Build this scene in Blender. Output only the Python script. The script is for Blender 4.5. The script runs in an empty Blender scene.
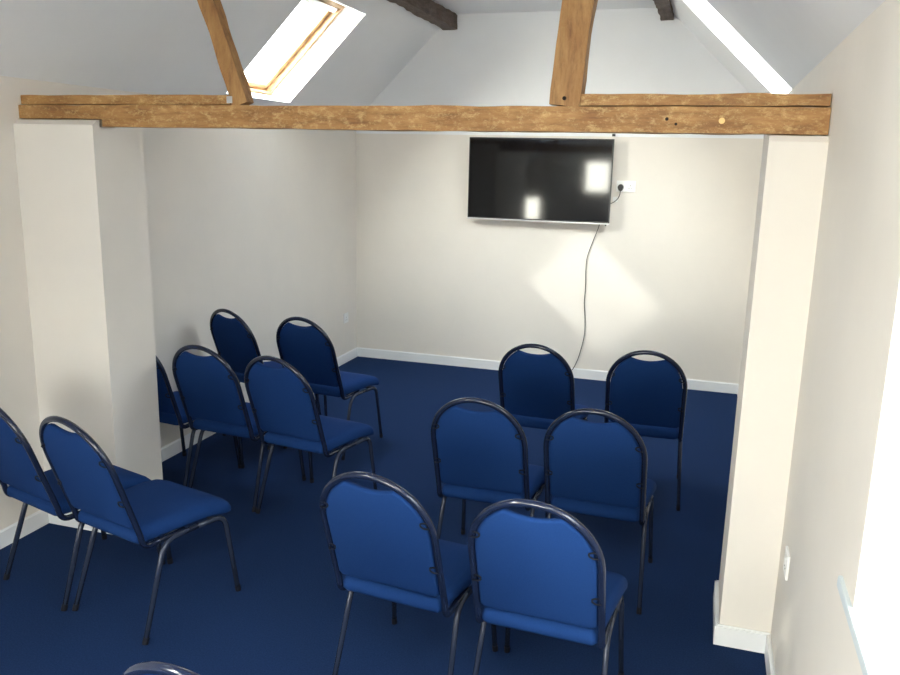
import bpy, bmesh, math, random
from mathutils import Vector, Matrix, noise
random.seed(7)
SC = bpy.context.scene
COL = SC.collection

# ------------------------------------------------------------------ room numbers (metres)
XL, XR = -3.0234, 0.3605          # left and right walls
YB, YN = 6.8043, -2.6             # back wall (television) and wall behind the camera
ZEL, ZER = 2.1333, 2.2136         # eaves heights
ZF = 2.9831                       # flat ceiling
XFL = -2.1568                     # flat ceiling starts (left)
XFR = XR - (ZF - ZER) / math.tan(math.radians(44))
YBM = 3.0586                      # front face of the tie beam
ZB0, ZB1 = 1.9237, 2.0156
PI = math.pi

# ------------------------------------------------------------------ materials
def new_mat(name):
    m = bpy.data.materials.new(name); m.use_nodes = True
    nt = m.node_tree; nt.nodes.clear()
    out = nt.nodes.new('ShaderNodeOutputMaterial')
    return m, nt, out

def principled(name, col, rough=0.6, metal=0.0, spec=0.5, bump=None, mix=None, coat=0.0, sheen=0.0):
    """bump = (scale, strength, distance); mix = (scale, colour2, lo, hi, stretch)"""
    m, nt, out = new_mat(name)
    p = nt.nodes.new('ShaderNodeBsdfPrincipled')
    nt.links.new(p.outputs[0], out.inputs[0])
    p.inputs['Base Color'].default_value = (*col, 1)
    p.inputs['Roughness'].default_value = rough
    p.inputs['Metallic'].default_value = metal
    p.inputs['Specular IOR Level'].default_value = spec
    p.inputs['Coat Weight'].default_value = coat
    if sheen:
        p.inputs['Sheen Weight'].default_value = sheen
        p.inputs['Sheen Roughness'].default_value = 0.5
    tc = nt.nodes.new('ShaderNodeTexCoord')
    if mix:
        sc, c2, lo, hi, st = mix
        mp = nt.nodes.new('ShaderNodeMapping'); mp.inputs['Scale'].default_value = st
        nt.links.new(tc.outputs['Object'], mp.inputs[0])
        n = nt.nodes.new('ShaderNodeTexNoise'); n.inputs['Scale'].default_value = sc
        n.inputs['Detail'].default_value = 6; n.inputs['Roughness'].default_value = 0.65
        nt.links.new(mp.outputs[0], n.inputs['Vector'])
        r = nt.nodes.new('ShaderNodeMapRange'); r.inputs[1].default_value = lo; r.inputs[2].default_value = hi
        nt.links.new(n.outputs['Fac'], r.inputs[0])
        mx = nt.nodes.new('ShaderNodeMix'); mx.data_type = 'RGBA'
        mx.inputs[6].default_value = (*col, 1); mx.inputs[7].default_value = (*c2, 1)
        nt.links.new(r.outputs[0], mx.inputs[0])
        nt.links.new(mx.outputs[2], p.inputs['Base Color'])
    if bump:
        n = nt.nodes.new('ShaderNodeTexNoise'); n.inputs['Scale'].default_value = bump[0]
        n.inputs['Detail'].default_value = 4
        nt.links.new(tc.outputs['Object'], n.inputs['Vector'])
        b = nt.nodes.new('ShaderNodeBump'); b.inputs['Strength'].default_value = bump[1]
        b.inputs['Distance'].default_value = bump[2]
        nt.links.new(n.outputs['Fac'], b.inputs['Height'])
        nt.links.new(b.outputs[0], p.inputs['Normal'])
    return m

def wood_mat(name, dark, mid, light, fleck, axis, rough=0.62, flecks=0.5):
    m, nt, out = new_mat(name)
    L = nt.links.new
    p = nt.nodes.new('ShaderNodeBsdfPrincipled'); L(p.outputs[0], out.inputs[0])
    p.inputs['Roughness'].default_value = rough
    tc = nt.nodes.new('ShaderNodeTexCoord')
    mp = nt.nodes.new('ShaderNodeMapping')
    mp.inputs['Scale'].default_value = [1.6 if i == axis else 9.0 for i in range(3)]
    L(tc.outputs['Object'], mp.inputs[0])
    n1 = nt.nodes.new('ShaderNodeTexNoise'); n1.inputs['Scale'].default_value = 5
    n1.inputs['Detail'].default_value = 8; n1.inputs['Roughness'].default_value = 0.7
    L(mp.outputs[0], n1.inputs['Vector'])
    cr = nt.nodes.new('ShaderNodeValToRGB')
    cr.color_ramp.elements[0].position = 0.3; cr.color_ramp.elements[0].color = (*dark, 1)
    cr.color_ramp.elements[1].position = 0.72; cr.color_ramp.elements[1].color = (*light, 1)
    e = cr.color_ramp.elements.new(0.5); e.color = (*mid, 1)
    L(n1.outputs['Fac'], cr.inputs[0])
    # broad patches of darker stain
    mp2 = nt.nodes.new('ShaderNodeMapping')
    mp2.inputs['Scale'].default_value = [1.0 if i == axis else 1.8 for i in range(3)]
    L(tc.outputs['Object'], mp2.inputs[0])
    n2 = nt.nodes.new('ShaderNodeTexNoise'); n2.inputs['Scale'].default_value = 5.5
    n2.inputs['Detail'].default_value = 3
    L(mp2.outputs[0], n2.inputs['Vector'])
    r2 = nt.nodes.new('ShaderNodeMapRange'); r2.inputs[1].default_value = 0.4; r2.inputs[2].default_value = 0.68
    L(n2.outputs['Fac'], r2.inputs[0])
    mx = nt.nodes.new('ShaderNodeMix'); mx.data_type = 'RGBA'; mx.blend_type = 'MULTIPLY'
    r2b = nt.nodes.new('ShaderNodeMath'); r2b.operation = 'MULTIPLY'; r2b.inputs[1].default_value = 0.75
    L(r2.outputs[0], r2b.inputs[0]); L(r2b.outputs[0], mx.inputs[0])
    L(cr.outputs[0], mx.inputs[6]); mx.inputs[7].default_value = (0.62, 0.50, 0.36, 1)
    # pale flecks left in the grain
    n3 = nt.nodes.new('ShaderNodeTexNoise'); n3.inputs['Scale'].default_value = 22
    n3.inputs['Detail'].default_value = 9; n3.inputs['Roughness'].default_value = 0.85
    L(mp2.outputs[0], n3.inputs['Vector'])
    r3 = nt.nodes.new('ShaderNodeMapRange'); r3.inputs[1].default_value = 0.50; r3.inputs[2].default_value = 0.66
    r3.inputs[4].default_value = flecks
    L(n3.outputs['Fac'], r3.inputs[0])
    mx2 = nt.nodes.new('ShaderNodeMix'); mx2.data_type = 'RGBA'
    L(r3.outputs[0], mx2.inputs[0]); L(mx.outputs[2], mx2.inputs[6]); mx2.inputs[7].default_value = (*fleck, 1)
    L(mx2.outputs[2], p.inputs['Base Color'])
    b = nt.nodes.new('ShaderNodeBump'); b.inputs['Strength'].default_value = 0.5; b.inputs['Distance'].default_value = 0.004
    L(n1.outputs['Fac'], b.inputs['Height']); L(b.outputs[0], p.inputs['Normal'])
    return m

def glass_mat(name):
    m, nt, out = new_mat(name)
    t = nt.nodes.new('ShaderNodeBsdfTransparent'); t.inputs[0].default_value = (0.93, 0.96, 0.96, 1)
    g = nt.nodes.new('ShaderNodeBsdfGlossy'); g.inputs['Roughness'].default_value = 0.02
    lw = nt.nodes.new('ShaderNodeLayerWeight'); lw.inputs[0].default_value = 0.5
    pw = nt.nodes.new('ShaderNodeMath'); pw.operation = 'POWER'; pw.inputs[1].default_value = 5.0
    f = nt.nodes.new('ShaderNodeMapRange'); f.inputs[3].default_value = .04; f.inputs[4].default_value = 1.0
    nt.links.new(lw.outputs['Facing'], pw.inputs[0]); nt.links.new(pw.outputs[0], f.inputs[0])
    mx = nt.nodes.new('ShaderNodeMixShader')
    nt.links.new(f.outputs[0], mx.inputs[0]); nt.links.new(t.outputs[0], mx.inputs[1])
    nt.links.new(g.outputs[0], mx.inputs[2]); nt.links.new(mx.outputs[0], out.inputs[0])
    return m

M = {}
M['cream'] = principled('cream_wall_paint', (0.765, 0.722, 0.665), 0.75, spec=0.25, bump=(60, .10, .004),
                        mix=(2.2, (0.73, 0.69, 0.64), .35, .75, (1, 1, 1)))
M['white'] = principled('white_ceiling_paint', (0.82, 0.83, 0.845), 0.8, spec=0.2, bump=(25, .12, .006),
                        mix=(1.5, (0.78, 0.79, 0.81), .35, .75, (1, 1, 1)))
M['gloss_white'] = principled('white_gloss_paint', (0.82, 0.83, 0.84), 0.32, spec=0.5)
M['sill'] = principled('cool_light_sill_paint', (0.60, 0.66, 0.69), 0.7, spec=0.1)  # blue-grey tint puts the cool window light into the sill colour
M['reveal'] = principled('white_reveal_paint', (0.86, 0.87, 0.88), 0.6, spec=0.3)
M['carpet'] = principled('navy_carpet', (0.008, 0.022, 0.072), 0.95, spec=0.06, bump=(420, .8, .004),
                         mix=(170, (0.015, 0.036, 0.106), .38, .66, (1, 1, 1)))
M['fabric'] = principled('royal_blue_fabric', (0.006, 0.027, 0.112), 0.9, spec=0.08, bump=(900, .5, .001),
                         mix=(450, (0.011, 0.039, 0.138), .35, .7, (1, 1, 1)))
M['tube'] = principled('dark_blue_metal', (0.008, 0.013, 0.034), 0.14, metal=0.0, spec=0.45, coat=0.1)
M['leg'] = principled('dark_grey_metal', (0.020, 0.027, 0.050), 0.26, metal=0.1, spec=0.45, coat=0.1)
M['rubber'] = principled('black_rubber', (0.005, 0.006, 0.011), 0.7, spec=0.15)
M['beam'] = wood_mat('orange_oak_beam', (0.20, 0.092, 0.028), (0.36, 0.180, 0.058), (0.47, 0.265, 0.095), (0.66, 0.46, 0.20), 0, flecks=0.8)
M['strut'] = wood_mat('orange_oak_strut', (0.20, 0.092, 0.028), (0.36, 0.185, 0.060), (0.45, 0.255, 0.092), (0.52, 0.34, 0.15), 2, flecks=0.2)
M['purlin'] = wood_mat('dark_old_oak', (0.045, 0.030, 0.024), (0.10, 0.068, 0.052), (0.17, 0.125, 0.10), (0.26, 0.21, 0.18), 1, rough=0.75, flecks=0.3)
M['pine'] = wood_mat('pale_pine', (0.50, 0.30, 0.15), (0.60, 0.40, 0.22), (0.66, 0.46, 0.27), (0.7, 0.5, 0.3), 1, rough=0.4, flecks=0.1)
M['screen'] = principled('black_glass_screen', (0.004, 0.004, 0.005), 0.06, spec=0.45)
M['bezel'] = principled('black_plastic', (0.012, 0.012, 0.014), 0.3)
M['silver'] = principled('brushed_silver', (0.55, 0.55, 0.56), 0.35, metal=0.9)
M['plastic_white'] = principled('white_plastic', (0.83, 0.83, 0.82), 0.3)
M['plastic_grey'] = principled('grey_plastic', (0.6, 0.6, 0.6), 0.4)
M['cable'] = principled('black_cable', (0.012, 0.012, 0.013), 0.45)
M['glass'] = glass_mat('window_glass')
M['hole'] = principled('dark_hole', (0.02, 0.012, 0.008), 0.9)
M['peg'] = principled('pale_peg', (0.72, 0.48, 0.20), 0.6)

# ------------------------------------------------------------------ mesh helpers
def link(name, bm, mats, parent=None, smooth=False, kind=None):
    me = bpy.data.meshes.new(name)
    bmesh.ops.recalc_face_normals(bm, faces=bm.faces[:])
    bm.to_mesh(me); bm.free()
    if not isinstance(mats, (list, tuple)): mats = [mats]
    for m in mats: me.materials.append(m)
    if smooth:
        for p in me.polygons: p.use_smooth = True
    o = bpy.data.objects.new(name, me); COL.objects.link(o)
    if parent: o.parent = parent
    if kind: o['kind'] = kind
    return o

def tag(o, label, cat, group=None):
    o['label'] = label; o['category'] = cat
    if group: o['group'] = group
    return o

def empty(name, loc, rz=0.0):
    o = bpy.data.objects.new(name, None); o.empty_display_size = .1
    COL.objects.link(o); o.location = loc; o.rotation_euler = (0, 0, rz)
    return o

def box(bm, x0, x1, y0, y1, z0, z1, mi=0):
    vs = [bm.verts.new(p) for p in ((x0,y0,z0),(x1,y0,z0),(x1,y1,z0),(x0,y1,z0),(x0,y0,z1),(x1,y0,z1),(x1,y1,z1),(x0,y1,z1))]
    for f in ((0,3,2,1),(4,5,6,7),(0,1,5,4),(1,2,6,5),(2,3,7,6),(3,0,4,7)):
        fc = bm.faces.new([vs[i] for i in f]); fc.material_index = mi
    return vs

def hexa(bm, pts, mi=0):
    vs = [bm.verts.new(p) for p in pts]
    for f in ((0,3,2,1),(4,5,6,7),(0,1,5,4),(1,2,6,5),(2,3,7,6),(3,0,4,7)):
        fc = bm.faces.new([vs[i] for i in f]); fc.material_index = mi

def bevel(bm, w, seg=2):
    bmesh.ops.bevel(bm, geom=bm.edges[:], offset=w, segments=seg, affect='EDGES', clamp_overlap=True, profile=0.6)

def new(): return bmesh.new()

def tube(bm, pts, r, n=12, cap=True, ry=None):
    """round (or oval, ry = second radius) tube through pts"""
    pts = [Vector(p) for p in pts]
    up = None; rings = []
    for i, p in enumerate(pts):
        if i == 0: t = pts[1] - pts[0]
        elif i == len(pts) - 1: t = pts[-1] - pts[-2]
        else: t = (pts[i+1] - p).normalized() + (p - pts[i-1]).normalized()
        t.normalize()
        if up is None:
            a = Vector((0, 1, 0)) if abs(t.y) < .8 else Vector((1, 0, 0))
            up = (a - t * a.dot(t)).normalized()
        else:
            up = (up - t * up.dot(t)).normalized()
        s = t.cross(up)
        rings.append([bm.verts.new(p + up * (math.cos(2*PI*k/n) * (ry or r)) + s * (math.sin(2*PI*k/n) * r)) for k in range(n)])
    for a, b in zip(rings, rings[1:]):
        for k in range(n):
            bm.faces.new((a[k], a[(k+1) % n], b[(k+1) % n], b[k]))
    if cap:
        bm.faces.new(rings[0][::-1]); bm.faces.new(rings[-1])

def fillet(pts, rad, n=6):
    """round the inner corners of a polyline"""
    pts = [Vector(p) for p in pts]; out = [pts[0]]
    for i in range(1, len(pts) - 1):
        a, b, c = pts[i-1], pts[i], pts[i+1]
        d1 = (a - b).normalized(); d2 = (c - b).normalized()
        r = rad[i-1] if isinstance(rad, (list, tuple)) else rad
        p1 = b + d1 * r; p2 = b + d2 * r
        for k in range(n + 1):
            t = k / n
            out.append(p1 * (1-t)**2 + b * 2*t*(1-t) + p2 * t*t)
    out.append(pts[-1]); return out

def disc(bm, c, r, axis, h, n=20):
    """short cylinder centred on c along axis ('x','y','z')"""
    a = {'x': Vector((1,0,0)), 'y': Vector((0,1,0)), 'z': Vector((0,0,1))}[axis]
    c = Vector(c); tube(bm, [c - a*h/2, c + a*h/2], r, n)

# ------------------------------------------------------------------ room shell
T = 0.25
YA = -0.55                             # unseen low alcove starts behind this line, added for a television reflection
XA = -3.90
bm = new(); box(bm, XL - T, XR + T, YN - T, YB + T, -0.12, 0.0); box(bm, XA - T, XL - T, YN - T, YA + T, -0.12, 0.0)
link('floor', bm, M['carpet'], kind='structure')

def wall_with_hole(name, fixed0, fixed1, axis, a0, a1, z0, z1, holes, mats, parent=None):
    """wall slab across axis ('x' = wall plane at constant x), holes = (a, b, zlo, zhi)"""
    bm = new()
    def bb(p, q, lo, hi):
        if q - p < 1e-4 or hi - lo < 1e-4: return
        if axis == 'x': box(bm, fixed0, fixed1, p, q, lo, hi)
        else: box(bm, p, q, fixed0, fixed1, lo, hi)
    cur = a0
    for (p, q, lo, hi) in sorted(holes):
        bb(cur, p, z0, z1); bb(p, q, z0, lo); bb(p, q, hi, z1); cur = q
    bb(cur, a1, z0, z1)
    return link(name, bm, mats, kind='structure')

WR = (0.45, 1.745, 0.90, 1.95)        # right window opening y0 y1 z0 z1
REAR = [(-3.60, -3.19, 0.62, 1.12),    # glazing in the wall behind the camera (x0 x1 z0 z1): low alcove light, added to reflect in the television,
        (-2.36, -1.85, 1.22, 1.84),    # small window,
        (-1.76, -0.35, 0.80, 2.02)]    # large window, added to throw warm light on the pier fronts
bm = new()
box(bm, XL - T, XL, YA, YB, 0, ZEL)
box(bm, XA - T, XL - T, YA, YA + T, 0, 1.72)
box(bm, XA - T, XA, YN, YA, 0, 1.22)
link('wall_left', bm, M['cream'], kind='structure')
wall_with_hole('wall_right', XR, XR + T + .05, 'x', YN, YB, 0, ZER, [WR], M['cream'])

# back wall: cream below, white gable above the ledge line
zl = 2.018
bm = new()
box(bm, XL - T, XR + T, YB, YB + T, 0, zl, 0)
box(bm, XL - T, XR + T, YB + .004, YB + T, zl, 3.3, 1)
link('wall_back', bm, [M['cream'], M['white']], kind='structure')
bm = new()
def bxx(p, q, lo, hi, mi): box(bm, p, q, YN - T, YN, lo, hi, mi)
cur = XA - T
for q in REAR:
    top = 2.1
    bxx(cur, q[0], 0, 2.1, 0); bxx(q[0], q[1], 0, q[2], 0); bxx(q[0], q[1], q[3], top, 0); cur = q[1]
bxx(cur, XR + T, 0, 2.1, 0); bxx(XL - .1, XR + T, 2.1, 3.3, 1)
link('wall_front', bm, [M['cream'], M['white']], kind='structure')

# sloping ceilings, each with openings for the roof windows
class Slope:
    def __init__(s, x0, z0, x1, z1, shear):
        s.o = Vector((x0, 0, z0)); e = Vector((x1 - x0, 0, z1 - z0)); s.L = e.length; s.e = e.normalized()
        s.n = Vector((-s.e.z, 0, s.e.x)) if s.e.x > 0 else Vector((s.e.z, 0, -s.e.x))
        s.sh = shear
    def p(s, a, y, d, sheared=True):
        return s.o + s.e * (a - (s.sh * d if sheared else 0)) + s.n * d + Vector((0, y, 0))
SL = Slope(XL, ZEL, XFL, ZF, 0.5)
SR = Slope(XR, ZER, XFR, ZF, 0.5)
TH = 0.30
def slope_mesh(name, S, holes, smax):
    bm = new(); s0 = -0.40
    def piece(a0, a1, y0, y1, h0, h1):
        # h0 / h1: that end borders a hole (sheared reveal)
        P = lambda a, y, d, h: S.p(a, y, d, h)
        hexa(bm, [P(a0,y0,0,h0),P(a1,y0,0,h1),P(a1,y1,0,h1),P(a0,y1,0,h0),P(a0,y0,TH,h0),P(a1,y0,TH,h1),P(a1,y1,TH,h1),P(a0,y1,TH,h0)])
    cur = YN - T
    for (y0, y1, a0, a1) in sorted(holes):
        piece(s0, smax, cur, y0, False, False)
        piece(s0, a0, y0, y1, False, True); piece(a1, smax, y0, y1, True, False)
        cur = y1
    piece(s0, smax, cur, YB + T, False, False)
    if S.e.x > 0: piece(-1.5, s0, YN - T, YA + T, False, False)
    return link(name, bm, M['white'], kind='structure')
HL = [(4.67, 5.495, 0.08, 0.92), (-1.0, -0.15, 0.08, 0.95), (0.0, 0.42, 0.72, 1.14), (-2.2, -1.35, 0.08, 0.92)]  # small high opening is unseen, added so sun glints on a chair hoop
HR = [(4.78, 5.66, -0.02, 0.98), (-0.6, 0.35, 0.08, 0.92)]
slope_mesh('ceiling_left_slope', SL, HL, SL.L + .03)
slope_mesh('ceiling_right_slope', SR, HR, SR.L + .03)
bm = new(); box(bm, XFL - .0, XFR + .0, YN - T, YB + T, ZF, ZF + .3)
link('ceiling', bm, M['white'], kind='structure')

# roof windows: pine lining and sash, glass, ventilation bar
wn = [0]
def roof_window(S, hole):
    y0, y1, a0, a1 = hole
    wn[0] += 1
    root = empty('window_%d' % wn[0], S.p((a0+a1)/2, (y0+y1)/2, .2)); root['kind'] = 'structure'
    inv = Vector(root.location)
    def ring(bm, o, i, d0, d1):
        # frame between outline inset o and inset i, depth d0..d1
        P = lambda a, y, d: S.p(a, y, d) - inv
        oa0, oa1, oy0, oy1 = a0+o, a1-o, y0+o, y1-o
        ia0, ia1, iy0, iy1 = a0+i, a1-i, y0+i, y1-i
        for (b0, b1, c0, c1) in ((oa0, oa1, oy0, iy0), (oa0, oa1, iy1, oy1), (oa0, ia0, iy0, iy1), (ia1, oa1, iy0, iy1)):
            hexa(bm, [P(b0,c0,d0),P(b1,c0,d0),P(b1,c1,d0),P(b0,c1,d0),P(b0,c0,d1),P(b1,c0,d1),P(b1,c1,d1),P(b0,c1,d1)])
    bm = new(); ring(bm, 0.0, .028, .145, .30)
    link('window_frame', bm, M['pine'], root)
    bm = new(); ring(bm, .030, .075, .185, .265)
    link('sash', bm, M['pine'], root)
    bm = new(); P = lambda a, y, d: S.p(a, y, d) - inv
    g = .07
    hexa(bm, [P(a0+g,y0+g,.225),P(a1-g,y0+g,.225),P(a1-g,y1-g,.225),P(a0+g,y1-g,.225),P(a0+g,y0+g,.237),P(a1-g,y0+g,.237),P(a1-g,y1-g,.237),P(a0+g,y1-g,.237)])
    link('pane', bm, M['glass'], root)
    bm = new()
    hexa(bm, [P(a1-.075,y0+.05,.150),P(a1-.035,y0+.05,.150),P(a1-.035,y1-.05,.150),P(a1-.075,y1-.05,.150),
              P(a1-.075,y0+.05,.185),P(a1-.035,y0+.05,.185),P(a1-.035,y1-.05,.185),P(a1-.075,y1-.05,.185)])
    bevel(bm, .005)
    link('vent_bar', bm, M['silver'], root)
for h in HL: roof_window(SL, h)
for h in HR: roof_window(SR, h)

def wall_window(x0, x1, y0, y1, z0, z1, thin):
    """white casement in a wall opening; thin = axis of thickness"""
    wn[0] += 1
    root = empty('window_%d' % wn[0], ((x0+x1)/2, (y0+y1)/2, z0)); root['kind'] = 'structure'
    c = root.location
    def B(bm, a, b, lo, hi, t0, t1):
        if thin == 'x': box(bm, t0 - c.x, t1 - c.x, a - c.y, b - c.y, lo - c.z, hi - c.z)
        else: box(bm, a - c.x, b - c.x, t0 - c.y, t1 - c.y, lo - c.z, hi - c.z)
    A0, A1, T0, T1 = (y0, y1, x0, x1) if thin == 'x' else (x0, x1, y0, y1)
    bm = new(); w = .055
    mid = (A0 + A1) / 2
    one = (A1 - A0) < .8
    if one: w = .03
    bars = [(A0, A1, z0, z0+w), (A0, A1, z1-w, z1), (A0, A0+w, z0+w, z1-w), (A1-w, A1, z0+w, z1-w)]
    if not one: bars.append((mid-w/2, mid+w/2, z0+w, z1-w))
    for a, b, lo, hi in bars:
        B(bm, a, b, lo, hi, T0, T1)
    link('window_frame', bm, M['gloss_white'], root)
    tm = (T0 + T1) / 2
    for a, b in ([(A0+w, A1-w)] if one else [(A0+w, mid-w/2), (mid+w/2, A1-w)]):
        bm = new(); B(bm, a, b, z0+w, z1-w, tm-.006, tm+.006)
        link('pane', bm, M['glass'], root)
    return root
e_ = .004
wall_window(XR+.21, XR+.28, WR[0]+e_, WR[1]-e_, WR[2]+.03, WR[3]-e_, 'x')
for q in REAR: wall_window(q[0]+e_, q[1]-e_, YN-.14, YN-.08, q[2]+e_, q[3]-e_, 'y')

# white lining of the right window's reveal and its sill board
bm = new()
y0, y1, z0, z1 = WR
box(bm, XR+.001, XR+.29, y1-.003, y1+.0, z0+.01, z1)
box(bm, XR+.001, XR+.29, y0, y0+.003, z0+.01, z1)
box(bm, XR+.001, XR+.29, y0, y1, z1-.003, z1)
link('trim_1', bm, M['reveal'], kind='structure')
bm = new(); box(bm, XR-.010, XR+.21, y0-.15, y1+.15, z0-.018, z0+.012); 
bevel(bm, .006)
link('trim_2', bm, M['sill'], kind='structure')

# ------------------------------------------------------------------ piers under the tie beam
PXL, PYL0, PYL1 = -2.5901, 3.0213, 3.3554
PXR, PYR0, PYR1 = 0.1736, 3.0600-.022, 3.375
def pier(name, x0, x1, y0, y1, zt, zc):
    """plastered pier with a sloping fillet up to the beam; its top is notched round the beam"""
    bm = new()
    ya = YBM
    # profile in y-z, extruded in x
    prof = [(y0, 0), (y1, 0), (y1, 2.01), (YBM + .105, 2.01), (YBM + .105, ZB0 - .002), (ya + .006, min(ZB0 - .002, zc - .001)), (ya + .006, zc), (ya - .002, zc), (y0, zt)]
    a = [bm.verts.new((x0, p[0], p[1])) for p in prof]; b = [bm.verts.new((x1, p[0], p[1])) for p in prof]
    n = len(prof)
    bm.faces.new(a); bm.faces.new(b[::-1])
    for i in range(n): bm.faces.new((a[i], a[(i+1) % n], b[(i+1) % n], b[i]))
    return link(name, bm, M['cream'], kind='structure')
pier('wall_pier_left', XL, PXL, PYL0, PYL1, 1.929, 1.951)
pier('wall_pier_right', PXR, XR, PYR0, PYR1, 1.900, ZB0 - .004)

# ------------------------------------------------------------------ baseboards
BH, BT = 0.085, 0.016
def board(bm, x0, x1, y0, y1):
    tmp = new(); box(tmp, x0, x1, y0, y1, 0.0, BH)
    es = [e for e in tmp.edges if all(v.co.z > .01 for v in e.verts)]
    bmesh.ops.bevel(tmp, geom=es, offset=.006, segments=2, affect='EDGES')
    me = bpy.data.meshes.new('tmp'); tmp.to_mesh(me); tmp.free(); bm.from_mesh(me); bpy.data.meshes.remove(me)
bm = new(); board(bm, XL, XR, YB - BT, YB); link('baseboard_back', bm, M['gloss_white'], kind='structure')
bm = new()
board(bm, XL, XL + BT, YA, PYL0 - BT); board(bm, XL, PXL + BT, PYL0 - BT, PYL0)
board(bm, PXL, PXL + BT, PYL0, PYL1 + BT); board(bm, XL, PXL + BT, PYL1, PYL1 + BT); board(bm, XL, XL + BT, PYL1 + BT, YB - BT)
link('baseboard_left', bm, M['gloss_white'], kind='structure')
bm = new()
board(bm, XR - BT, XR, YN, PYR0 - BT); board(bm, PXR - BT, XR, PYR0 - BT, PYR0)
board(bm, PXR - BT, PXR, PYR0, PYR1 + BT); board(bm, PXR - BT, XR, PYR1, PYR1 + BT); board(bm, XR - BT, XR, PYR1 + BT, YB - BT)
link('baseboard_right', bm, M['gloss_white'], kind='structure')
bm = new(); board(bm, XL + BT, XR - BT, YN, YN + BT); link('baseboard_front', bm, M['gloss_white'], kind='structure')

# ------------------------------------------------------------------ timbers
def timber(p0, p1, side, w, h, rough=.004, step=.05, seed=0, wave=.004):
    """hewn beam from p0 to p1: w along 'side', h across; slightly uneven"""
    p0, p1 = Vector(p0), Vector(p1); t = (p1 - p0); L = t.length; t.normalize()
    side = Vector(side); side = (side - t * side.dot(t)).normalized(); up = t.cross(side)
    bm = new(); n = max(2, int(L / step)); k = 4
    prof = []
    for a in range(k): prof.append((-1 + 2*a/k, -1))
    for a in range(k): prof.append((1, -1 + 2*a/k))
    for a in range(k): prof.append((1 - 2*a/k, 1))
    for a in range(k): prof.append((-1, 1 - 2*a/k))
    rings = []
    for i in range(n + 1):
        r = []
        for (u, v) in prof:
            q = .985 if abs(u) == 1 and abs(v) == 1 else 1
            c = p0 + t * (L * i / n) + side * (u * q * w / 2) + up * (v * q * h / 2)
            nz = noise.noise(c * 9 + Vector((seed, seed, 0))) * rough + noise.noise(c * 2.3 + Vector((seed*3, 0, seed))) * wave
            c = c + side * (u * nz) + up * (v * nz)
            r.append(bm.verts.new(c))
        rings.append(r)
    m = len(prof)
    for a, b in zip(rings, rings[1:]):
        for j in range(m): bm.faces.new((a[j], a[(j+1) % m], b[(j+1) % m], b[j]))
    bm.faces.new(rings[0][::-1]); bm.faces.new(rings[-1])
    return bm
yc = YBM + .05
# tie beam: full depth between the piers, shallower where it sits over the left pier
bm = timber((PXL+.02, yc, (ZB0+ZB1)/2), (XR-.002, yc, (ZB0+ZB1)/2), (0,1,0), .10, ZB1-ZB0, seed=3, rough=.003, wave=.002)
zlo = 1.956
me = bpy.data.meshes.new('t'); b2 = timber((XL+.002, yc, (zlo+ZB1)/2), (PXL+.03, yc, (zlo+ZB1)/2), (0,1,0), .10, ZB1-zlo, seed=3, rough=.003, wave=.002)
b2.to_mesh(me); b2.free(); bm.from_mesh(me)
beam = link('tie_beam', bm, M['beam'])
tag(beam, 'long orange-brown oak tie beam spanning the room on two cream piers', 'beam')
bm = new(); disc(bm, (0.016, YBM - .002, 1.967), .011, 'y', .012, 14); bevel(bm, .002); 
pg = link('peg', bm, M['peg'], beam); pg['label'] = 'pale round wooden peg end'
for (hx, hz, r) in ((-.169, 1.972, .006), (-.137, 1.955, .005)):
    bm = new(); disc(bm, (hx, YBM + .0005, hz), r, 'y', .006, 12); link('nail_hole', bm, M['hole'], beam)

PZ = 2.0555
bm = timber((XL+.004, YBM+.060, (ZB1+PZ)/2+.003), (-1.936, YBM+.060, (ZB1+PZ)/2+.003), (0,1,0), .088, PZ-ZB1, seed=11, rough=.003, wave=.002)
o = link('top_plate', bm, M['beam']); tag(o, 'thin pale oak timber lying on the tie beam above the left pier', 'beam', None)
bm = timber((-.484, YBM+.060, (ZB1+PZ)/2+.003), (XR-.004, YBM+.060, (ZB1+PZ)/2+.003), (0,1,0), .088, PZ-ZB1, seed=15, rough=.003, wave=.002)
o = link('top_plate', bm, M['beam']); tag(o, 'thin oak timber lying on the tie beam above the right pier', 'beam', None)

def on_line(p, q, z):
    t = (z - p[1]) / (q[1] - p[1]); return p[0] + (q[0] - p[0]) * t
# struts (queen posts) leaning outwards up to the purlins
zt = ZF - .03
lx = lambda z: on_line((-1.874, 2.02), (-2.0, 2.43), z)
rx = lambda z: on_line((-.539, 2.02), (-.505, 2.376), z)
bm = timber((lx(ZB1)-.010, yc-.012, ZB1+.002), (lx(zt)-.058, yc-.012, zt), (0,1,0), .06, .070, seed=21, rough=.006, wave=.001)
o = link('roof_strut', bm, M['strut']); tag(o, 'slim oak strut leaning outward from the tie beam beside the roof window', 'post')
bm = new(); box(bm, -1.944, -1.918, YBM+.004, YBM+.009, ZB1+.008, ZB1+.036); bevel(bm, .001)
s_ = link('nail_plate', bm, M['silver'], o); s_['label'] = 'small bright steel nail plate at the foot'
bm = timber((rx(ZB1), yc, ZB1+.002), (rx(zt), yc, zt), (0,1,0), .085, .113, seed=27, rough=.005, wave=.001)
o = link('roof_strut', bm, M['strut']); tag(o, 'broad oak strut standing on the tie beam above the television', 'post')
bm = new(); disc(bm, (-.537, YBM+.006, 2.043), .007, 'y', .010, 12); link('bolt_hole', bm, M['hole'], o)

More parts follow.
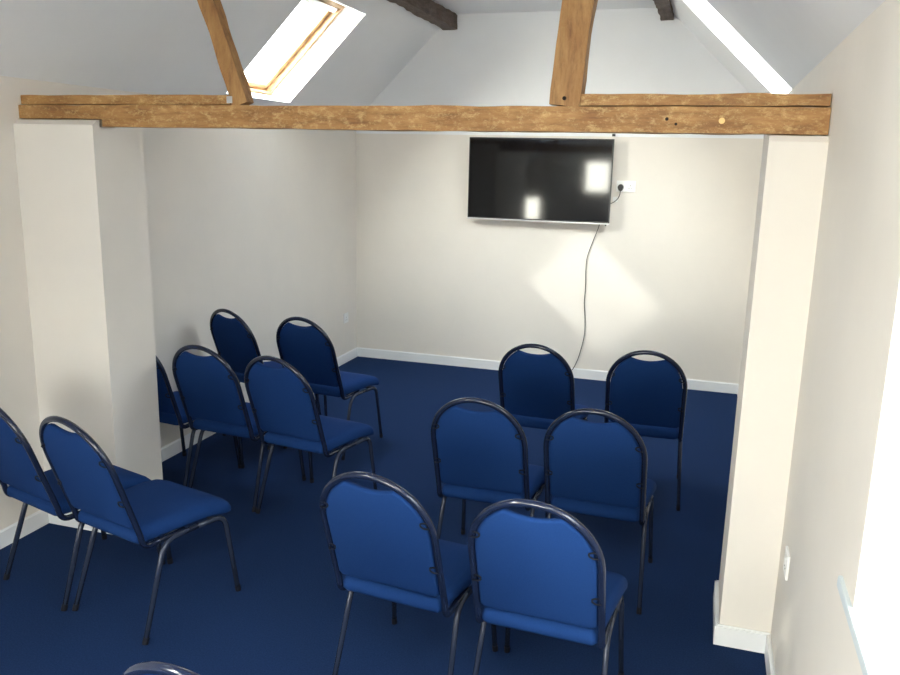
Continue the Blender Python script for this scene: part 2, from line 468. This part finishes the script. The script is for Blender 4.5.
# purlins where slopes meet the flat ceiling
bm = timber((XFL-.01, YN+.01, ZF-.066), (XFL-.01, YB-.012, ZF-.066), (1,0,0), .12, .11, seed=31, rough=.010, wave=.010, step=.08)
o = link('purlin', bm, M['purlin']); tag(o, 'dark old oak purlin under the ceiling beyond the left roof window', 'beam')
bm = timber((XFR+.01, YN+.01, ZF-.05), (XFR+.01, YB-.012, ZF-.05), (1,0,0), .10, .10, seed=37, rough=.010, wave=.008, step=.08)
o = link('purlin', bm, M['purlin']); tag(o, 'dark old oak purlin end at the gable beside the narrow right roof window', 'beam')

# ------------------------------------------------------------------ chairs
R1 = .0115
HW = .2065 - R1                 # centre line of back tube
HT = .896 - R1
ZC, YT = .388, -.168
yb = lambda z: YT * (z - ZC) / (HT - ZC)
def arch_pts(hw, ztop, z0, n=28):
    zs = ztop - hw
    pts = [(-hw, yb(z0 + (zs - z0) * k / 5), z0 + (zs - z0) * k / 5) for k in range(5)]
    for k in range(n + 1):
        a = PI - PI * k / n; z = zs + hw * math.sin(a); pts.append((hw * math.cos(a), yb(z), z))
    pts += [(hw, yb(z0 + (zs - z0) * k / 5), z0 + (zs - z0) * k / 5) for k in range(4, -1, -1)]
    return pts
def chair_parts(root):
    # back tube: hoop, then turning forward under the seat at both sides
    bm = new()
    up = arch_pts(HW, HT, ZC + .045)
    bl = fillet([(-HW+.006, .19, ZC-.013), (-HW, -.004, ZC-.013), up[0]], .04, 6)
    br = fillet([up[-1], (HW, -.004, ZC-.013), (HW-.006, .19, ZC-.013)], .04, 6)
    tube(bm, bl[:-1] + [Vector(p) for p in up] + br[1:], R1, 12)
    link('back_frame', bm, M['tube'], root, smooth=True)
    # padded panel filling the hoop, its top edge dished to leave a hand hole
    hw = HW - R1 - .001; ztop = HT - R1 - .001; zs = ztop - hw; z0 = .455
    dish_x, dish_d = .086, .016
    za = zs + math.sqrt(max(hw*hw - dish_x*dish_x, 0))
    out = []
    N = 20
    out.append((-hw, z0 + .012)); out.append((-hw, (z0 + zs) / 2)); 
    for k in range(N + 1):
        a = PI - PI * k / N
        px, pz = hw * math.cos(a), zs + hw * math.sin(a)
        if abs(px) < dish_x: continue
        out.append((px, pz))
        if px < 0 and hw * math.cos(PI - PI * (k+1) / N) > -dish_x:
            out.append((-dish_x, za))
            for j in range(1, 12):
                u = -1 + 2 * j / 12
                out.append((dish_x * u, za - dish_d * (1 - u*u)))
            out.append((dish_x, za))
    out.append((hw, (z0 + zs) / 2)); out.append((hw, z0 + .012)); out.append((hw - .012, z0)); out.append((-hw + .012, z0))
    cx, cz = 0, (z0 + ztop) / 2 - .02
    def layer(bm, inset, off):
        vs = []
        for (px, pz) in out:
            dx, dz = px - cx, pz - cz; l = math.hypot(dx, dz)
            qx, qz = px - dx / l * inset, pz - dz / l * inset
            vs.append(bm.verts.new((qx, yb(qz) + off, qz)))
        return vs
    bm = new()
    # rear (towards -y) nearly flat, front padded
    prof = [(.012, -.0125), (.004, -.0095), (.0, -.003), (.0, .008), (.006, .018), (.02, .026), (.05, .031), (.10, .034)]
    L = [layer(bm, *p) for p in prof]
    for a, b in zip(L, L[1:]):
        for i in range(len(a)): bm.faces.new((a[i], a[(i+1) % len(a)], b[(i+1) % len(a)], b[i]))
    bm.faces.new(L[0]); bm.faces.new(L[-1][::-1])
    bp = link('backrest', bm, M['fabric'], root, smooth=True)
    mod = bp.data
    # seat cushion: rounded slab with waterfall front
    bm = new()
    def half(y):
        t = max(0, min(1, (y + .005) / .36)); return .184 + .034 * t
    ys0, ys1 = -.020, .440
    outline = []
    r = .05
    n = 8
    def rc(cx_, cy_, a0, a1, rr):
        return [(cx_ + rr * math.cos(a0 + (a1-a0)*k/n), cy_ + rr * math.sin(a0 + (a1-a0)*k/n)) for k in range(n+1)]
    hr, hf = half(ys0) , half(ys1)
    outline += rc(-hr + .02, ys0 + .02, -PI, -PI/2, .02) + rc(hr - .02, ys0 + .02, -PI/2, 0, .02)
    outline += [(half(y) , y) for y in (.06, .12, .18, .24, .30)]
    outline += rc(hf - r, ys1 - r, 0, PI/2, r) + rc(-hf + r, ys1 - r, PI/2, PI, r)
    outline += [(-half(y), y) for y in (.30, .24, .18, .12, .06)]
    def zoff(y): 
        return -.030 * max(0, (y - .27) / .155) ** 2.2
    prof = [(.030, .0), (.008, .001), (.0, .012), (.0, .030), (.006, .045), (.020, .056), (.045, .061), (.09, .064), (.14, .066)]
    L = []
    for ins, z in prof:
        ring = []
        for (px, py) in outline:
            cy_ = .2; sx = 1 - ins / .21; sy = 1 - ins / .215
            X, Y = px * sx, cy_ + (py - cy_) * sy
            ring.append(bm.verts.new((X, Y, ZC - .001 + z + zoff(Y))))
        L.append(ring)
    for a, b in zip(L, L[1:]):
        for i in range(len(a)): bm.faces.new((a[i], a[(i+1) % len(a)], b[(i+1) % len(a)], b[i]))
    # close the crown in strips so the waterfall stays smooth
    top = L[-1]; c = bm.verts.new((0, .2, ZC - .001 + .067))
    for i in range(len(top)): bm.faces.new((top[i], top[(i+1) % len(top)], c))
    bm.faces.new(L[0][::-1])
    link('seat', bm, M['fabric'], root, smooth=True)
    # legs: front and rear leg each rise, bend and meet half way under the seat side
    zr = ZC - .018
    for sx in (-1, 1):
        rear = fillet([(sx*.214, -.034, .0), (sx*.199, .088, zr), (sx*.199, .25, zr - .003)], .065, 8)
        front = fillet([(sx*.214, .437, .0), (sx*.199, .392, zr - .012), (sx*.199, .25, zr - .003)], .055, 8)
        for pts in (rear, front):
            bm = new(); pts[0] = pts[0] + Vector((0, 0, .012))
            tube(bm, pts, .0095, 10, ry=.0115)
            lg = link('leg', bm, M['leg'], root, smooth=True)
            p = pts[0]
            b2 = new(); d = (pts[1] - p).normalized()
            tube(b2, [p - d*.012 , p + d*.014], .0106, 10, ry=.0126)
            link('foot_cap', b2, M['rubber'], lg)
    for yy in (.13, .33):
        bm = new(); tube(bm, [(-.199, yy, zr - .002), (.199, yy, zr - .002)], .008, 8)
        link('crossbar', bm, M['leg'], root, smooth=True)
    # small fixing lugs between hoop and panel
    for sx in (-1, 1):
        for z in (.575, .745):
            zz = z; rr = HW
            xx = HW if z < HT - HW else math.sqrt(max(HW**2 - (z - (HT - HW))**2, 0))
            bm = new()
            y = yb(z) - R1 - .003
            pts = [(sx*(xx+.002), y+.004, z-.010), (sx*(xx-.014), y-.001, z-.009), (sx*(xx-.026), y-.001, z-.003),
                   (sx*(xx-.026), y-.001, z+.005), (sx*(xx-.014), y-.001, z+.009), (sx*(xx+.002), y+.004, z+.008)]
            tube(bm, fillet(pts, .004, 3), .0028, 8)
            link('fixing_lug', bm, M['rubber'], root, smooth=True)
    return root

CH = [  # x, y, angle, label
 (-2.0926, 2.3842, -.244, 'blue padded stacking chair in full profile left front, its right side legs clear', 'left'),
 (-2.547, 2.4784, -.2755, 'leftmost blue stacking chair, cut by the photo edge, against the left wall before the pier', 'left'),
 (-2.337, 3.5277, -.0951, 'blue stacking chair in the left middle row, between the half-hidden chair and the aisle chair', 'left'),
 (-1.882, 3.4644, -.1542, 'blue stacking chair at the aisle end of the left middle row', 'left'),
 (-2.712, 4.41, -.31, 'dark blue stacking chair nearest the left wall in the row closest to the back wall', 'left'),
 (-2.217, 4.3733, -.1258, 'dark blue stacking chair at the aisle end of the left row nearest the back wall', 'left'),
 (-2.792, 3.575, -.13, 'blue stacking chair mostly hidden behind the left pier', 'left'),
 (-.891, 2.2877, -.1017, 'bright blue stacking chair front centre, left of the pair nearest the viewer', 'right'),
 (-.3938, 2.2629, -.043, 'bright blue stacking chair nearest right, hoop top glinting in the sun', 'right'),
 (-.8189, 3.1633, -.0081, 'blue stacking chair left of the middle pair in the right block', 'right'),
 (-.3481, 3.1889, -.0258, 'blue stacking chair right of the middle pair, near the right pier', 'right'),
 (-.7943, 4.2142, -.0356, 'dark blue stacking chair below the hanging cable, facing the television', 'right'),
 (-.2377, 4.2931, .0361, 'dark blue stacking chair farthest right, nearest the back wall skirting', 'right'),
 (-.845, 1.293, -.10, 'stacking chair at the bottom photo edge, only its hoop top showing', 'right'),
]
def copy_tree(o, parent=None):
    c = o.copy(); COL.objects.link(c)
    if parent: c.parent = parent
    for ch in [k for k in bpy.data.objects if k.parent == o]: copy_tree(ch, c)
    return c
proto = empty('stacking_chair', (0, 0, 0))
chair_parts(proto)
for i, (x, y, a, lab, side) in enumerate(CH):
    o = proto if i == 0 else copy_tree(proto)
    o.location = (x, y, 0); o.rotation_euler = (0, 0, a)
    tag(o, lab, 'chair', 'blue stacking chairs in the %s block facing the television' % side)

# ------------------------------------------------------------------ television and wall fittings
TX0, TX1, TZ0, TZ1 = -1.957, -.762, 1.322, 1.998
TY = YB - .085
tv = empty('television', ((TX0+TX1)/2, YB, TZ0)); c = tv.location
def LB(bm, x0, x1, y0, y1, z0, z1): box(bm, x0-c.x, x1-c.x, y0-c.y, y1-c.y, z0-c.z, z1-c.z)
bm = new(); LB(bm, TX0, TX1, TY, TY+.018, TZ0+.012, TZ1); bevel(bm, .002)
link('bezel', bm, M['bezel'], tv)
bm = new(); LB(bm, TX0+.12, TX1-.12, TY+.018, YB-.03, TZ0+.06, TZ1-.10); bevel(bm, .012)
link('rear_housing', bm, M['bezel'], tv)
bm = new(); LB(bm, TX0+.009, TX1-.009, TY-.0015, TY+.004, TZ0+.022, TZ1-.009)
link('screen', bm, M['screen'], tv)
bm = new(); LB(bm, TX0, TX1, TY-.002, TY+.018, TZ0, TZ0+.012); bevel(bm, .002)
link('lower_trim', bm, M['silver'], tv)
bm = new(); LB(bm, -1.56, -1.16, YB-.03, YB-.0005, 1.50, 1.85); bevel(bm, .004)
link('wall_bracket', bm, M['bezel'], tv)
bm = new(); LB(bm, TX1-.034, TX1-.022, TY-.003, TY+.012, TZ0-.010, TZ0); link('indicator', bm, M['bezel'], tv)
tag(tv, 'large flat black television mounted on the cream back wall', 'television')

def socket(name, loc, n, w, h, depth=.009, face='back'):
    rz = {'back': 0, 'left': PI/2, 'right': -PI/2}[face]
    s = empty(name, loc, rz)       # local: plate stands off towards -y
    bm = new(); box(bm, -w/2, w/2, -depth, 0, -h/2, h/2); bevel(bm, .003)
    link('face_plate', bm, M['plastic_white'], s)
    for k in range(n):
        cx = (k - (n-1)/2) * .060
        if n == 2: cx = (-.037, .037)[k]
        bm = new(); box(bm, cx + (-.026 if k else .014), cx + (-.014 if k else .026), -depth-.003, -depth+.001, .008, .028); bevel(bm, .001)
        link('rocker_switch', bm, M['plastic_white'], s)
        for (dx, dz, ww, hh) in ((0, .006, .004, .009), (-.011, -.016, .008, .004), (.011, -.016, .008, .004)):
            bm = new(); box(bm, cx+dx-ww/2, cx+dx+ww/2, -depth-.0006, -depth+.001, dz-hh/2, dz+hh/2)
            link('pin_slot', bm, M['hole'], s)
    return s
sx, sz = -.656, 1.630
s = socket('wall_socket', (sx, YB, sz), 2, .150, .088); tag(s, 'white double wall socket on the back wall right of the television', 'socket')
s = socket('wall_socket', (XL, 6.56, .405), 1, .088, .088, face='left')
s.rotation_euler = (0, 0, PI/2); tag(s, 'small white wall socket low on the left wall near the back corner', 'socket')
s = socket('wall_socket', (XR, 2.80, .49), 1, .088, .088, face='right'); tag(s, 'white wall socket seen edge-on low on the right wall before the pier', 'socket')

# plug with its lead back to the television
pl = empty('mains_plug', (sx-.040, YB-.0095, sz-.008))
bm = new()
rings = []
for (yy, sc) in ((0, 1.0), (-.022, .95), (-.030, .75)):
    rings.append([bm.verts.new((.024*sc*math.cos(2*PI*k/20), yy, .026*sc*math.sin(2*PI*k/20) - (.004 if math.sin(2*PI*k/20) < -.6 else 0))) for k in range(20)])
for a, b in zip(rings, rings[1:]):
    for k in range(20): bm.faces.new((a[k], a[(k+1) % 20], b[(k+1) % 20], b[k]))
bm.faces.new(rings[0]); bm.faces.new(rings[-1][::-1])
link('plug_body', bm, M['cable'], pl)
def smooth_pts(pts, n=8):
    P = [Vector(p) for p in pts]; P = [P[0]*2-P[1]] + P + [P[-1]*2-P[-2]]; out = []
    for i in range(1, len(P)-2):
        for k in range(n):
            t = k / n; a, b, c_, d = P[i-1], P[i], P[i+1], P[i+2]
            out.append(.5*((2*b)+(-a+c_)*t+(2*a-5*b+4*c_-d)*t*t+(-a+3*b-3*c_+d)*t**3))
    out.append(P[-2]); return out
w = pl.location
bm = new(); tube(bm, smooth_pts([Vector(p) - w for p in ((sx-.040, YB-.022, sz-.034), (sx-.044, YB-.020, sz-.07), (sx-.062, YB-.016, sz-.105), (sx-.10, YB-.016, sz-.135), (sx-.14, YB-.02, sz-.145), (sx-.20, YB-.02, sz-.14))]), .0035, 8)
link('power_lead', bm, M['cable'], pl, smooth=True)
tag(pl, 'black mains plug pushed into the double socket, lead running behind the television', 'plug')

bm = new(); box(bm, -.752, -.716, YB-.016, YB, 1.505, 1.545); bevel(bm, .004)
o = link('junction_box', bm, M['plastic_white']); tag(o, 'tiny pale plastic box on the back wall between television edge and lead', 'box')
bm = new(); box(bm, -.790, -.764, YB-.02, YB, 2.022-.002, 2.040); bevel(bm, .003)
o = link('cable_clip', bm, M['bezel']); tag(o, 'small black fixing on the wall just above the television top right corner', 'clip')

bm = new()
cp = [(-.845, YB-.05, 1.36), (-.848, YB-.03, 1.31), (-.885, YB-.008, 1.20), (-.918, YB-.007, 1.10), (-.936, YB-.007, 1.02), (-.938, YB-.007, .92), (-.933, YB-.007, .78),
      (-.936, YB-.007, .66), (-.926, YB-.007, .56), (-.918, YB-.007, .44), (-.922, YB-.007, .36), (-.940, YB-.007, .26), (-.965, YB-.008, .16), (-.992, YB-.023, .092), (-1.02, YB-.026, .05), (-1.03, YB-.03, .006)]
tube(bm, smooth_pts(cp), .0030, 8)
o = link('hanging_cable', bm, M['cable'], smooth=True); tag(o, 'thin black cable hanging from under the television down to the skirting', 'cable')

# ------------------------------------------------------------------ camera
yaw, pitch, roll, F = 0.301412041, 0.216320907, 0.0220522557, 814.62374
cy_, sy_, cp_, sp_ = math.cos(yaw), math.sin(yaw), math.cos(pitch), math.sin(pitch)
f = Vector((-sy_*cp_, cy_*cp_, -sp_)); r = Vector((cy_, sy_, 0)); u = r.cross(f)
R_ = r*math.cos(roll) + u*math.sin(roll); U_ = -r*math.sin(roll) + u*math.cos(roll)
cam = bpy.data.cameras.new('camera'); co = bpy.data.objects.new('camera', cam); COL.objects.link(co)
co.matrix_world = Matrix(((R_.x, U_.x, -f.x, 0), (R_.y, U_.y, -f.y, 0), (R_.z, U_.z, -f.z, 1.82), (0, 0, 0, 1)))
cam.sensor_width = 36; cam.lens = F / 900 * 36; cam.clip_start = .02
SC.camera = co

# ------------------------------------------------------------------ light
sun = bpy.data.lights.new('sun', 'SUN'); sun.energy = 0.6; sun.angle = math.radians(2); sun.color = (1, .95, .86)
so = bpy.data.objects.new('sun', sun); COL.objects.link(so)
d = Vector((1.17, 1.0, -1.05)).normalized()
so.rotation_euler = d.to_track_quat('-Z', 'Y').to_euler(); so.location = (-6, -5, 7)

wd = bpy.data.worlds.new('sky'); SC.world = wd; wd.use_nodes = True
nt = wd.node_tree; nt.nodes.clear()
ow = nt.nodes.new('ShaderNodeOutputWorld'); bg = nt.nodes.new('ShaderNodeBackground')
tc = nt.nodes.new('ShaderNodeTexCoord'); sp = nt.nodes.new('ShaderNodeSeparateXYZ')
cr = nt.nodes.new('ShaderNodeValToRGB')
nt.links.new(tc.outputs['Generated'], sp.inputs[0])
mr = nt.nodes.new('ShaderNodeMapRange'); mr.inputs[1].default_value = -1; mr.inputs[2].default_value = 1
nt.links.new(sp.outputs['Z'], mr.inputs[0]); nt.links.new(mr.outputs[0], cr.inputs[0])
el = cr.color_ramp.elements
el[0].position = 0.0; el[0].color = (.55, .53, .48, 1)
el[1].position = 1.0; el[1].color = (.50, .74, 1.0, 1)
e = el.new(.485); e.color = (.70, .71, .70, 1)
e = el.new(.51); e.color = (.96, .97, .98, 1)
e = el.new(.70); e.color = (.86, .93, 1.0, 1)
vd = nt.nodes.new('ShaderNodeVectorMath'); vd.operation = 'DOT_PRODUCT'
nt.links.new(tc.outputs['Generated'], vd.inputs[0]); vd.inputs[1].default_value = (-.50, -.80, .33)
gm = nt.nodes.new('ShaderNodeMapRange'); gm.inputs[1].default_value = .1; gm.inputs[2].default_value = 1.0
gm.inputs[3].default_value = 0.0; gm.inputs[4].default_value = 2.4
nt.links.new(vd.outputs['Value'], gm.inputs[0])
wm = nt.nodes.new('ShaderNodeMix'); wm.data_type = 'RGBA'; wm.blend_type = 'ADD'; wm.clamp_result = False; wm.clamp_factor = False
wm.inputs[7].default_value = (1.0, .90, .74, 1)
nt.links.new(gm.outputs[0], wm.inputs[0]); nt.links.new(cr.outputs[0], wm.inputs[6])
xs = nt.nodes.new('ShaderNodeMapRange'); xs.inputs[1].default_value = -.6; xs.inputs[2].default_value = .8
xs.inputs[3].default_value = 1.1; xs.inputs[4].default_value = .12
nt.links.new(sp.outputs['X'], xs.inputs[0])
dm = nt.nodes.new('ShaderNodeVectorMath'); dm.operation = 'SCALE'
nt.links.new(wm.outputs[2], dm.inputs[0])
zw = nt.nodes.new('ShaderNodeMapRange'); zw.inputs[1].default_value = .10; zw.inputs[2].default_value = .50
nt.links.new(sp.outputs['Z'], zw.inputs[0])
zm = nt.nodes.new('ShaderNodeMix'); zm.data_type = 'FLOAT'; zm.inputs[3].default_value = 1.0
nt.links.new(zw.outputs[0], zm.inputs[0]); nt.links.new(xs.outputs[0], zm.inputs[2])
nt.links.new(zm.outputs[0], dm.inputs['Scale'])
nt.links.new(dm.outputs[0], bg.inputs[0]); bg.inputs[1].default_value = 5.0
nt.links.new(bg.outputs[0], ow.inputs[0])

def portal(center, nrm, w, h, upv=(0, 1, 0)):
    l = bpy.data.lights.new('window_portal', 'AREA'); l.shape = 'RECTANGLE'; l.size = w; l.size_y = h
    l.cycles.is_portal = True
    o = bpy.data.objects.new('window_portal', l); COL.objects.link(o)
    z = -Vector(nrm).normalized(); y = Vector(upv); y = (y - z*y.dot(z)).normalized(); x = y.cross(z)
    m = Matrix((x, y, z)).transposed().to_4x4(); m.translation = Vector(center); o.matrix_world = m
for S, hs in ((SL, HL), (SR, HR)):
    for (y0, y1, a0, a1) in hs:
        portal(S.p((a0+a1)/2, (y0+y1)/2, .295), -S.n, a1-a0, y1-y0)
portal((XR+.29, (WR[0]+WR[1])/2, (WR[2]+WR[3])/2), (-1,0,0), WR[3]-WR[2], WR[1]-WR[0])
for q in REAR: portal(((q[0]+q[1])/2, YN-.24, (q[2]+q[3])/2), (0,1,0), q[1]-q[0], q[3]-q[2], (0,0,1))

vs = SC.view_settings
SC.display_settings.display_device = 'sRGB'
vs.view_transform = 'Standard'; vs.look = 'None'; vs.gamma = 1.0; vs.exposure = 2.08; vs.use_curve_mapping = False
SC.cycles.max_bounces = 10; SC.cycles.diffuse_bounces = 7; SC.cycles.transparent_max_bounces = 12
